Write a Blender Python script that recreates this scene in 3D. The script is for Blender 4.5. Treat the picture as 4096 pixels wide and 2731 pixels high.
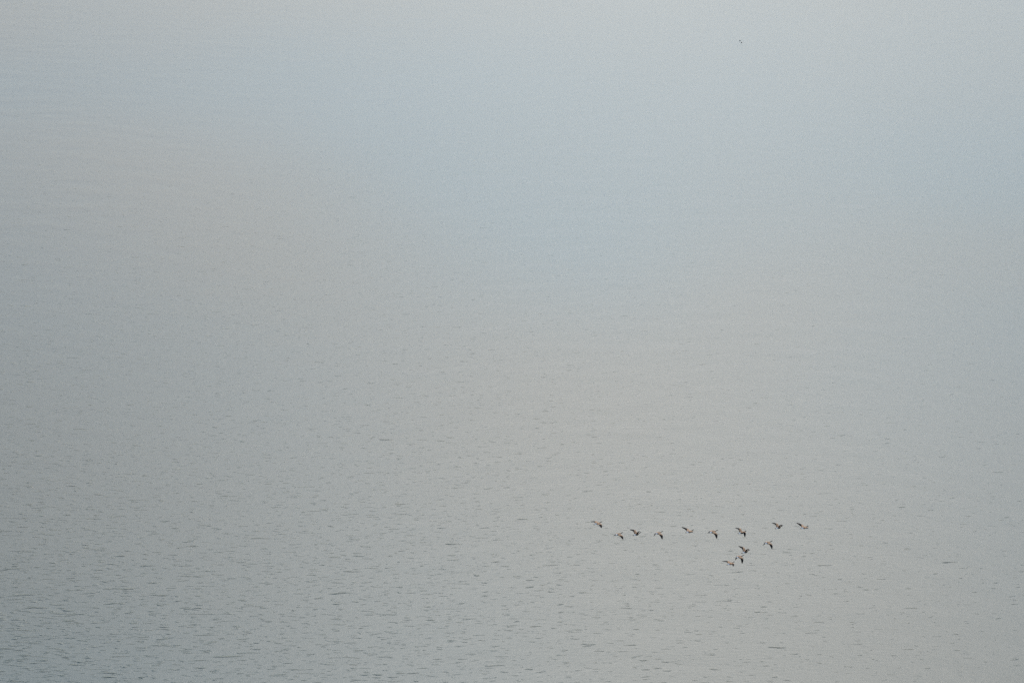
import bpy, bmesh, math, random
import numpy as np
from mathutils import Vector, Matrix

for o in list(bpy.data.objects):
    bpy.data.objects.remove(o, do_unlink=True)
S = bpy.context.scene
R = math.radians

# ------------------------------------------------------------------ camera
CAM_H = 127.0
DEP = 20.0                       # depression of the view axis
cam_d = bpy.data.cameras.new('camera')
cam = bpy.data.objects.new('camera', cam_d)
S.collection.objects.link(cam)
cam.location = (0, 0, CAM_H)
cam.rotation_euler = (R(90 - DEP), 0, 0)
cam_d.sensor_width = 36.0
cam_d.lens = 36.0 * 10240.0 / 4096.0      # 90 mm
cam_d.clip_start = 0.5
cam_d.clip_end = 60000
S.camera = cam

# ------------------------------------------------------------------ sky and sun
SUN_EL, SUN_AZ = 41.5, 4.0      # degrees; azimuth to the right of the view direction (+Y)
world = bpy.data.worlds.new('World')
S.world = world
world.use_nodes = True
nt = world.node_tree
nt.nodes.clear()
out = nt.nodes.new('ShaderNodeOutputWorld')
bg = nt.nodes.new('ShaderNodeBackground')
sky = nt.nodes.new('ShaderNodeTexSky')
sky.sky_type = 'NISHITA'
sky.sun_disc = False
sky.sun_elevation = R(SUN_EL)
sky.sun_rotation = R(SUN_AZ)
sky.altitude = 0
sky.air_density = 1.0
sky.dust_density = 1.7
sky.ozone_density = 1.0
bg.inputs['Strength'].default_value = 0.10
nt.links.new(sky.outputs[0], bg.inputs['Color'])
nt.links.new(bg.outputs[0], out.inputs['Surface'])

sun_d = bpy.data.lights.new('sun', 'SUN')
sun_d.energy = 0.6
sun_d.angle = R(14.0)
sun_d.color = (1.0, 0.98, 0.92)
sun = bpy.data.objects.new('sun', sun_d)
S.collection.objects.link(sun)
sd = Vector((math.sin(R(SUN_AZ)) * math.cos(R(SUN_EL)), math.cos(R(SUN_AZ)) * math.cos(R(SUN_EL)), math.sin(R(SUN_EL))))
sun.rotation_euler = sd.to_track_quat('Z', 'Y').to_euler()
sun.location = sd * 400

S.view_settings.view_transform = 'Standard'
S.view_settings.look = 'None'
S.view_settings.gamma = 1.0
S.view_settings.use_curve_mapping = False
S.view_settings.exposure = 1.03
S.cycles.use_denoising = False
S.cycles.max_bounces = 4

# ------------------------------------------------------------------ node helpers
def new_mat(name):
    m = bpy.data.materials.new(name)
    m.use_nodes = True
    t = m.node_tree
    t.nodes.clear()
    o = t.nodes.new('ShaderNodeOutputMaterial')
    p = t.nodes.new('ShaderNodeBsdfPrincipled')
    t.links.new(p.outputs[0], o.inputs['Surface'])
    return m, t, p

def node(t, kind, **kw):
    n = t.nodes.new(kind)
    for k, v in kw.items():
        if k in ('operation', 'blend_type', 'data_type', 'noise_dimensions', 'interpolation_type', 'clamp'):
            setattr(n, k, v)
        else:
            n.inputs[k].default_value = v
    return n

def noise(t, vec, sx, sy, detail=2.0, rough=0.5, off=(0, 0, 0), rot=0.0, dist=0.0):
    mp = t.nodes.new('ShaderNodeMapping')
    mp.inputs['Location'].default_value = off
    mp.inputs['Rotation'].default_value = (0, 0, rot)
    mp.inputs['Scale'].default_value = (sx, sy, 1)
    t.links.new(vec, mp.inputs['Vector'])
    n = t.nodes.new('ShaderNodeTexNoise')
    n.inputs['Scale'].default_value = 1.0
    n.inputs['Detail'].default_value = detail
    n.inputs['Roughness'].default_value = rough
    n.inputs['Distortion'].default_value = dist
    t.links.new(mp.outputs[0], n.inputs['Vector'])
    return n.outputs['Fac']

def math_n(t, op, a, b=None, c=None, clamp=False):
    n = t.nodes.new('ShaderNodeMath')
    n.operation = op
    n.use_clamp = clamp
    for i, v in enumerate((a, b, c)):
        if v is None:
            continue
        if isinstance(v, (int, float)):
            n.inputs[i].default_value = v
        else:
            t.links.new(v, n.inputs[i])
    return n.outputs[0]

# ------------------------------------------------------------------ the water
def axis(lo, hi, step, far_lo, far_hi, grow=1.16):
    a = list(np.arange(lo, hi + step * 0.5, step))
    s, v = step, a[-1]
    while v < far_hi:
        s *= grow
        v += s
        a.append(v)
    s, v = step, a[0]
    pre = []
    while v > far_lo:
        s *= grow
        v -= s
        pre.append(v)
    return np.array(pre[::-1] + a)

xs = axis(-125, 125, 0.5, -20000, 20000)
ys = axis(225, 600, 0.42, -6000, 40000)
X, Y = np.meshgrid(xs, ys)
rng = np.random.default_rng(7)
Z = np.zeros_like(X)
# wind waves running towards the camera, crests across the view; damped where the grid is coarse
stepx = np.gradient(xs)[None, :]
stepy = np.gradient(ys)[:, None]
cell = np.maximum(stepx, stepy) + 0 * X
for k in range(46):
    lam = 1.9 * (11.0 / 1.9) ** (rng.random() ** 1.3)
    th = R(-90) + rng.normal(0, R(24))
    kx, ky = math.cos(th) * 2 * math.pi / lam, math.sin(th) * 2 * math.pi / lam
    amp = 0.00028 * lam ** 1.0
    fade = np.clip((lam / 3.2 - cell) / (lam / 6.0), 0, 1)
    Z += amp * fade * np.sin(kx * X + ky * Y + rng.random() * 6.283)
nx, ny = len(xs), len(ys)
co = np.stack([X, Y, Z], -1).reshape(-1, 3).astype(np.float32)
i = np.arange((ny - 1) * (nx - 1))
r, c = i // (nx - 1), i % (nx - 1)
a = r * nx + c
quads = np.stack([a, a + 1, a + nx + 1, a + nx], -1).astype(np.int32)
me = bpy.data.meshes.new('water')
me.vertices.add(len(co))
me.vertices.foreach_set('co', co.ravel())
me.loops.add(quads.size)
me.loops.foreach_set('vertex_index', quads.ravel())
me.polygons.add(len(quads))
me.polygons.foreach_set('loop_start', np.arange(len(quads), dtype=np.int32) * 4)
me.polygons.foreach_set('use_smooth', np.ones(len(quads), dtype=bool))
me.update(calc_edges=True)
me.validate()
water = bpy.data.objects.new('water', me)
water['kind'] = 'structure'
water['label'] = 'grey blue open water covered in fine wind ripples'
S.collection.objects.link(water)

GUST_OFF = (21.1104978, 11.8400203, 0.0)
SKY_TINT_OFF = (51.29, 10.157054, 0.0)
m, t, p = new_mat('rippled water')
geo = t.nodes.new('ShaderNodeNewGeometry')
P = geo.outputs['Position']
# broad wind patches: ruffled and calmer water
patch = noise(t, P, 1 / 150.0, 1 / 260.0, 2.0, 0.45, off=(3.1, 1.7, 0), dist=0.6)
streaks = noise(t, P, 1 / 40.0, 1 / 22.0, 3.0, 0.5, off=(8.1, 2.7, 0), rot=R(12))
# ripples
r1 = noise(t, P, 1 / 1.5, 1 / 0.42, 2.0, 0.55, dist=0.3)
r2 = noise(t, P, 1 / 0.75, 1 / 0.24, 2.0, 0.6, off=(4, 9, 0), rot=R(9), dist=0.3)
r3 = noise(t, P, 1 / 0.16, 1 / 0.11, 2.0, 0.6, off=(14, 3, 0))
r1s = math_n(t, 'POWER', r1, 2.2)
h = math_n(t, 'MULTIPLY', r1s, 0.028)
h = math_n(t, 'MULTIPLY_ADD', r2, 0.012, h)
h = math_n(t, 'MULTIPLY_ADD', r3, 0.019, h)
amp = math_n(t, 'MULTIPLY_ADD', patch, 0.9, 0.55)
h = math_n(t, 'MULTIPLY', h, amp)
# scattered steeper wavelets, more of them where the wind ruffles the water
fl = noise(t, P, 1 / 1.25, 1 / 0.30, 1.0, 0.5, off=(31, 17, 0), dist=0.4)
gust = noise(t, P, 1 / 210.0, 1 / 330.0, 2.0, 0.42, off=GUST_OFF)
th = math_n(t, 'MULTIPLY_ADD', gust, -0.46, 0.94)
fl = math_n(t, 'SUBTRACT', fl, th)
fl = math_n(t, 'MAXIMUM', fl, 0.0)
h = math_n(t, 'MULTIPLY_ADD', fl, 0.5, h)
fl2 = noise(t, P, 1 / 3.0, 1 / 0.55, 1.0, 0.5, off=(11, 57, 0), rot=R(-5), dist=0.5)
fl2 = math_n(t, 'SUBTRACT', fl2, math_n(t, 'ADD', th, 0.06))
fl2 = math_n(t, 'MAXIMUM', fl2, 0.0)
h = math_n(t, 'MULTIPLY_ADD', fl2, 1.2, h)
b = t.nodes.new('ShaderNodeBump')
b.inputs['Strength'].default_value = 1.0
b.inputs['Distance'].default_value = 1.0
t.links.new(h, b.inputs['Height'])
t.links.new(b.outputs[0], p.inputs['Normal'])
# grey cloud and blue sky reflections painted into the water colour
sky_tint = noise(t, P, 1 / 190.0, 1 / 330.0, 2.0, 0.4, off=SKY_TINT_OFF, rot=R(-20), dist=0.4)
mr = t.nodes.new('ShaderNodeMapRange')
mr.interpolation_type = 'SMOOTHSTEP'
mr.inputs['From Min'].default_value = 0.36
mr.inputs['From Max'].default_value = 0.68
t.links.new(sky_tint, mr.inputs['Value'])
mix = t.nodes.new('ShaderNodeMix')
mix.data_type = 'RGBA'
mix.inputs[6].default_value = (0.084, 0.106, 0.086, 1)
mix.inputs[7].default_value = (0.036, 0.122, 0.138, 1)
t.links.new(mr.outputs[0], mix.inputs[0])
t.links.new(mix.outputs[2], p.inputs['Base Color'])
p.inputs['IOR'].default_value = 1.333
rg = math_n(t, 'MULTIPLY_ADD', patch, 0.06, 0.34)
t.links.new(rg, p.inputs['Roughness'])
me.materials.append(m)

# ------------------------------------------------------------------ feather materials
def feather(name, col, var=0.35, rough=0.75, barx=30.0):
    m, t, p = new_mat(name)
    tc = t.nodes.new('ShaderNodeTexCoord')
    f = noise(t, tc.outputs['Object'], barx, barx * 1.7, 3.0, 0.6)
    mx = t.nodes.new('ShaderNodeMix')
    mx.data_type = 'RGBA'
    mx.inputs[6].default_value = tuple(c * (1 - var) for c in col) + (1,)
    mx.inputs[7].default_value = tuple(min(1, c * (1 + var)) for c in col) + (1,)
    t.links.new(f, mx.inputs[0])
    t.links.new(mx.outputs[2], p.inputs['Base Color'])
    p.inputs['Roughness'].default_value = rough
    p.inputs['Specular IOR Level'].default_value = 0.15
    return m

MATS = [feather('brown back feathers', (0.52, 0.33, 0.19)),      # 0
        feather('black neck feathers', (0.005, 0.005, 0.006)),     # 1
        feather('white rump feathers', (0.80, 0.79, 0.76), 0.08),  # 2
        feather('dark flight feathers', (0.018, 0.014, 0.011)),    # 3
        feather('painted-shade belly feathers', (0.018, 0.014, 0.011)),    # 4, underside shade put into the belly colour
        feather('dark grey underwing feathers', (0.012, 0.010, 0.009))]   # 5

# ------------------------------------------------------------------ a flying goose as one mesh
# heading +X, left wing +Y
RINGS = [  # x, z, half width, half height, material of the band that follows
    (0.545, 0.045, 0.004, 0.004, 1), (0.525, 0.046, 0.013, 0.009, 1), (0.490, 0.050, 0.019, 0.016, 1),
    (0.470, 0.055, 0.030, 0.029, 1), (0.440, 0.058, 0.036, 0.034, 1), (0.405, 0.052, 0.034, 0.032, 1),
    (0.360, 0.040, 0.030, 0.029, 1), (0.300, 0.026, 0.032, 0.032, 1), (0.245, 0.014, 0.042, 0.043, 0),
    (0.195, 0.002, 0.062, 0.062, 0), (0.130, -0.008, 0.094, 0.098, 0), (0.050, -0.014, 0.110, 0.116, 0),
    (-0.040, -0.014, 0.108, 0.114, 0), (-0.125, -0.008, 0.090, 0.080, 0), (-0.150, -0.006, 0.084, 0.073, 2), (-0.200, 0.000, 0.068, 0.056, 2),
    (-0.270, 0.006, 0.050, 0.036, 2), (-0.315, 0.008, 0.040, 0.020, 2), (-0.345, 0.008, 0.036, 0.012, 2)]

def add_wing(bm, side, a_in, a_out, lead_x=0.0, fold=0.0):
    """thin double-surfaced wing; a_in / a_out = angle above level of arm and hand (degrees)"""
    n_s, n_c = 19, 8
    L, wrist = 0.80, 0.34
    tops, bots = [], []
    y, z = 0.045, 0.035
    ds = L / (n_s - 1)
    # leading edge x, chord by span fraction
    def lerp(tab, f):
        for (f0, v0), (f1, v1) in zip(tab, tab[1:]):
            if f <= f1:
                return v0 + (v1 - v0) * (f - f0) / (f1 - f0)
        return tab[-1][1]
    LE = [(0, 0.110), (0.2, 0.130), (0.43, 0.155), (0.6, 0.125), (0.8, 0.045), (0.93, -0.03), (1.0, -0.100)]
    CH = [(0, 0.330), (0.2, 0.300), (0.43, 0.285), (0.6, 0.245), (0.8, 0.185), (0.93, 0.115), (1.0, 0.030)]
    for k in range(n_s):
        f = k / (n_s - 1)
        w = min(1, max(0, (f * L - wrist + 0.12) / 0.24))
        w = w * w * (3 - 2 * w)
        ang = R(a_in + (a_out - a_in) * w)
        if k:
            y += ds * math.cos(ang)
            z += ds * math.sin(ang)
        le = lerp(LE, f) - fold * max(0, f - 0.4)
        ch = lerp(CH, f)
        if f > 0.3:
            ch *= 1.0 + (0.05 if k % 2 else -0.05)     # feather tips along the trailing edge
        th = 0.030 * (1 - f) + 0.004
        # normal of the wing surface in the YZ plane
        ny_, nz_ = -math.sin(ang), math.cos(ang)
        tr, br = [], []
        for j in range(n_c):
            u = j / (n_c - 1)
            camber = 0.045 * ch * 4 * u * (1 - u)
            prof = th * (math.sqrt(u) * 1.9 * (1 - u) + 0.06 * (1 - u))
            x = le - ch * u
            tz = camber + prof + 0.0012
            bz = camber - prof * 0.45 - 0.0012
            drop = -0.10 * ch * u           # slight nose-up pitch
            for lst, d in ((tr, tz + drop), (br, bz + drop)):
                lst.append(bm.verts.new((x, side * (y + ny_ * d), z + nz_ * d)))
        tops.append(tr)
        bots.append(br)
    def face(vs, mi):
        if side < 0:
            vs = vs[::-1]
        fc = bm.faces.new(vs)
        fc.material_index = mi
        fc.smooth = True
    for k in range(n_s - 1):
        f = (k + 0.5) / (n_s - 1)
        for j in range(n_c - 1):
            u = (j + 0.5) / (n_c - 1)
            mt = 0
            if u > 0.86 - 0.9 * max(0, f - 0.3) / 0.35 or f > 0.6:
                mt = 3
            face([tops[k][j], tops[k][j + 1], tops[k + 1][j + 1], tops[k + 1][j]], mt)
            face([bots[k][j], bots[k + 1][j], bots[k + 1][j + 1], bots[k][j + 1]], 5)
        face([tops[k][0], tops[k + 1][0], bots[k + 1][0], bots[k][0]], 0 if f < 0.5 else 3)
        face([tops[k][-1], bots[k][-1], bots[k + 1][-1], tops[k + 1][-1]], 3)
    for j in range(n_c - 1):
        face([tops[-1][j], tops[-1][j + 1], bots[-1][j + 1], bots[-1][j]], 3)
        face([tops[0][j + 1], tops[0][j], bots[0][j], bots[0][j + 1]], 0)

def goose_mesh(name, a_in, a_out, fold=0.0, near=None):
    bm = bmesh.new()
    n = 14
    rings = []
    for (x, z, ry, rz, mi) in RINGS:
        ring = []
        for k in range(n):
            a = 2 * math.pi * k / n
            ring.append(bm.verts.new((x, ry * math.cos(a), z + rz * math.sin(a))))
        rings.append(ring)
    for i in range(len(rings) - 1):
        for k in range(n):
            a = 2 * math.pi * (k + 0.5) / n
            mi = RINGS[i][4]
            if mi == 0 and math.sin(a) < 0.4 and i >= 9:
                mi = 4  # shade under the body painted on as a dark belly
            if mi == 0 and i >= 13:
                mi = 3
            if mi == 4 and i >= 13:
                mi = 2
            if i in (3, 4) and -0.95 < math.sin(a) < 0.05:
                mi = 2                      # pale chin strap
            f = bm.faces.new([rings[i][k], rings[i][(k + 1) % n], rings[i + 1][(k + 1) % n], rings[i + 1][k]])
            f.material_index = mi
            f.smooth = True
    bm.faces.new(rings[0][::-1]).material_index = 1
    # fanned tail: eight feathers in a thin curved sheet grown from the last ring
    last = rings[-1]
    m_ = 9
    top0, bot0, top1, bot1 = [], [], [], []
    for k in range(m_):
        u = k / (m_ - 1) * 2 - 1
        y0, y1 = u * 0.036, u * 0.088
        x1 = -0.475 + 0.035 * u * u + (0.006 if k % 2 else 0)
        z0, z1 = 0.010 - 0.006 * u * u, 0.004 - 0.010 * u * u
        top0.append(bm.verts.new((-0.335, y0, z0 + 0.006)))
        bot0.append(bm.verts.new((-0.335, y0, z0 - 0.006)))
        top1.append(bm.verts.new((x1, y1, z1 + 0.002)))
        bot1.append(bm.verts.new((x1, y1, z1 - 0.002)))
    for k in range(m_ - 1):
        for q in ([top0[k], top0[k + 1], top1[k + 1], top1[k]], [bot0[k + 1], bot0[k], bot1[k], bot1[k + 1]],
                  [top1[k], top1[k + 1], bot1[k + 1], bot1[k]]):
            bm.faces.new(q).material_index = 1
    for e in (0, m_ - 1):
        bm.faces.new([top0[e], bot0[e], bot1[e], top1[e]]).material_index = 1
    bm.faces.new(last).material_index = 2
    ni, no = near if near else (a_in, a_out)
    add_wing(bm, 1, a_in, a_out, fold=fold)        # left wing, the far one
    add_wing(bm, -1, ni, no, fold=fold)            # right wing, the near one
    bmesh.ops.recalc_face_normals(bm, faces=bm.faces)
    me = bpy.data.meshes.new(name)
    bm.to_mesh(me)
    bm.free()
    for mt in MATS:
        me.materials.append(mt)
    return me

F = 10240.0
def ray(px, py):
    v = Vector(((px - 2048.0) / F, -(py - 1365.5) / F, -1.0))
    return (cam.rotation_euler.to_matrix() @ v).normalized()

def at_height(px, py, z):
    d = ray(px, py)
    return cam.location + d * ((z - CAM_H) / d.z)

# the skein flies level about 30 m above the water, heading right and away from the viewer
FLY_Z = 30.0
# x, y of body centre in the photo, heading, pitch, arm angle, hand angle, (near wing), fold, scale, label
GEESE = [
 (2391, 2092.5, 33, 1, 2, -16, None, 0.10, 1.04, 'brown goose at the far left end of the flying line, last of the row'),
 (2474, 2135.5, 35, 0, -20, -46, (-8, -20), 0.0, 1.02, 'black-necked goose with drooping wings, second from the left end of the line'),
 (2547, 2135.5, 35, 2, 35, 4, (62, 34), 0.10, 1.00, 'goose with both wings raised in a V, third from the left end'),
 (2634, 2131, 33, 1, -18, -62, (-10, -36), 0.0, 1.00, 'goose with arched downswept wings, fourth from the left end of the line'),
 (2758, 2125, 33, 2, 5, 22, (18, 20), 0.30, 1.00, 'pale-rumped goose with one thin wing lifted, middle of the line'),
 (2852, 2126, 30, 0, -12, -46, (-9, -36), 0.0, 1.08, 'goose with one long dark wing stroked steeply down, right of the middle of the row'),
 (2967, 2129, 33, 0, 38, -2, (34, -45), 0.06, 1.02, 'goose with one wing high and one bent down, directly above the low cluster'),
 (3115, 2108.5, 35, 2, 36, 1, (64, 18), 0.08, 1.00, 'goose with shade-darkened belly and raised wings, second from the right end of the row'),
 (3217, 2109, 34, 1, 6, 24, (18, 18), 0.26, 1.00, 'leading goose with wings half lifted, farthest to the right'),
 (3072, 2169.5, 33, 1, -16, -60, (-6, -38), 0.0, 1.00, 'goose with down-curved wings flying alone below the right end of the row'),
 (2982, 2206, 34, 2, 37, 11, (66, 20), 0.08, 1.02, 'dark goose with wings raised, uppermost of the three clustered low in the flock'),
 (2958, 2226, 30, 0, -14, -72, (-4, -60), 0.0, 0.97, 'goose with both black wings hanging straight down, middle of the low cluster'),
 (2921.5, 2253, 35, 2, 8, -6, (20, -2), 0.35, 0.94, 'pale goose with level outstretched wings, lowest of the whole flock'),
]
for (px, py, hd, pt, ai, ao, near, fold, sc, lab) in GEESE:
    o = bpy.data.objects.new('goose', goose_mesh('goose', ai, ao, fold, near))
    o.location = at_height(px, py, FLY_Z)
    o.rotation_euler = (0, R(-pt), R(hd))
    o.scale = (sc, sc, sc)
    o['label'] = lab
    o['category'] = 'goose'
    o['group'] = 'geese flying in a line over the water'
    S.collection.objects.link(o)

# ------------------------------------------------------------------ two far waterbirds on the water
def duck_mesh():
    bm = bmesh.new()
    n = 10
    rr = [(0.20, 0.075, 0.004, 0.006), (0.17, 0.08, 0.022, 0.014), (0.14, 0.095, 0.030, 0.030), (0.105, 0.085, 0.030, 0.034),
          (0.09, 0.040, 0.045, 0.040), (0.06, 0.015, 0.075, 0.055), (0.00, 0.012, 0.090, 0.062), (-0.08, 0.014, 0.080, 0.055),
          (-0.14, 0.022, 0.050, 0.034), (-0.19, 0.040, 0.022, 0.010)]
    rings = []
    for (x, z, ry, rz) in rr:
        rings.append([bm.verts.new((x, ry * math.cos(2 * math.pi * k / n), z + rz * math.sin(2 * math.pi * k / n))) for k in range(n)])
    for i in range(len(rings) - 1):
        for k in range(n):
            f = bm.faces.new([rings[i][k], rings[i][(k + 1) % n], rings[i + 1][(k + 1) % n], rings[i + 1][k]])
            f.smooth = True
    bm.faces.new(rings[0][::-1])
    bm.faces.new(rings[-1])
    bmesh.ops.recalc_face_normals(bm, faces=bm.faces)
    me = bpy.data.meshes.new('waterbird')
    bm.to_mesh(me)
    bm.free()
    me.materials.append(MATS[1])
    return me

for (px, py, rz, lab) in ((2959.5, 163.5, 150, 'tiny dark waterbird near the top edge, left and farther of the two specks'),
                          (2966.5, 171.0, 20, 'tiny dark waterbird near the top edge, right and nearer of the two specks')):
    o = bpy.data.objects.new('waterbird', duck_mesh())
    o.location = at_height(px, py, 0.05)
    o.rotation_euler = (0, 0, R(rz))
    o['label'] = lab
    o['category'] = 'waterbird'
    o['group'] = 'two far waterbirds'
    S.collection.objects.link(o)
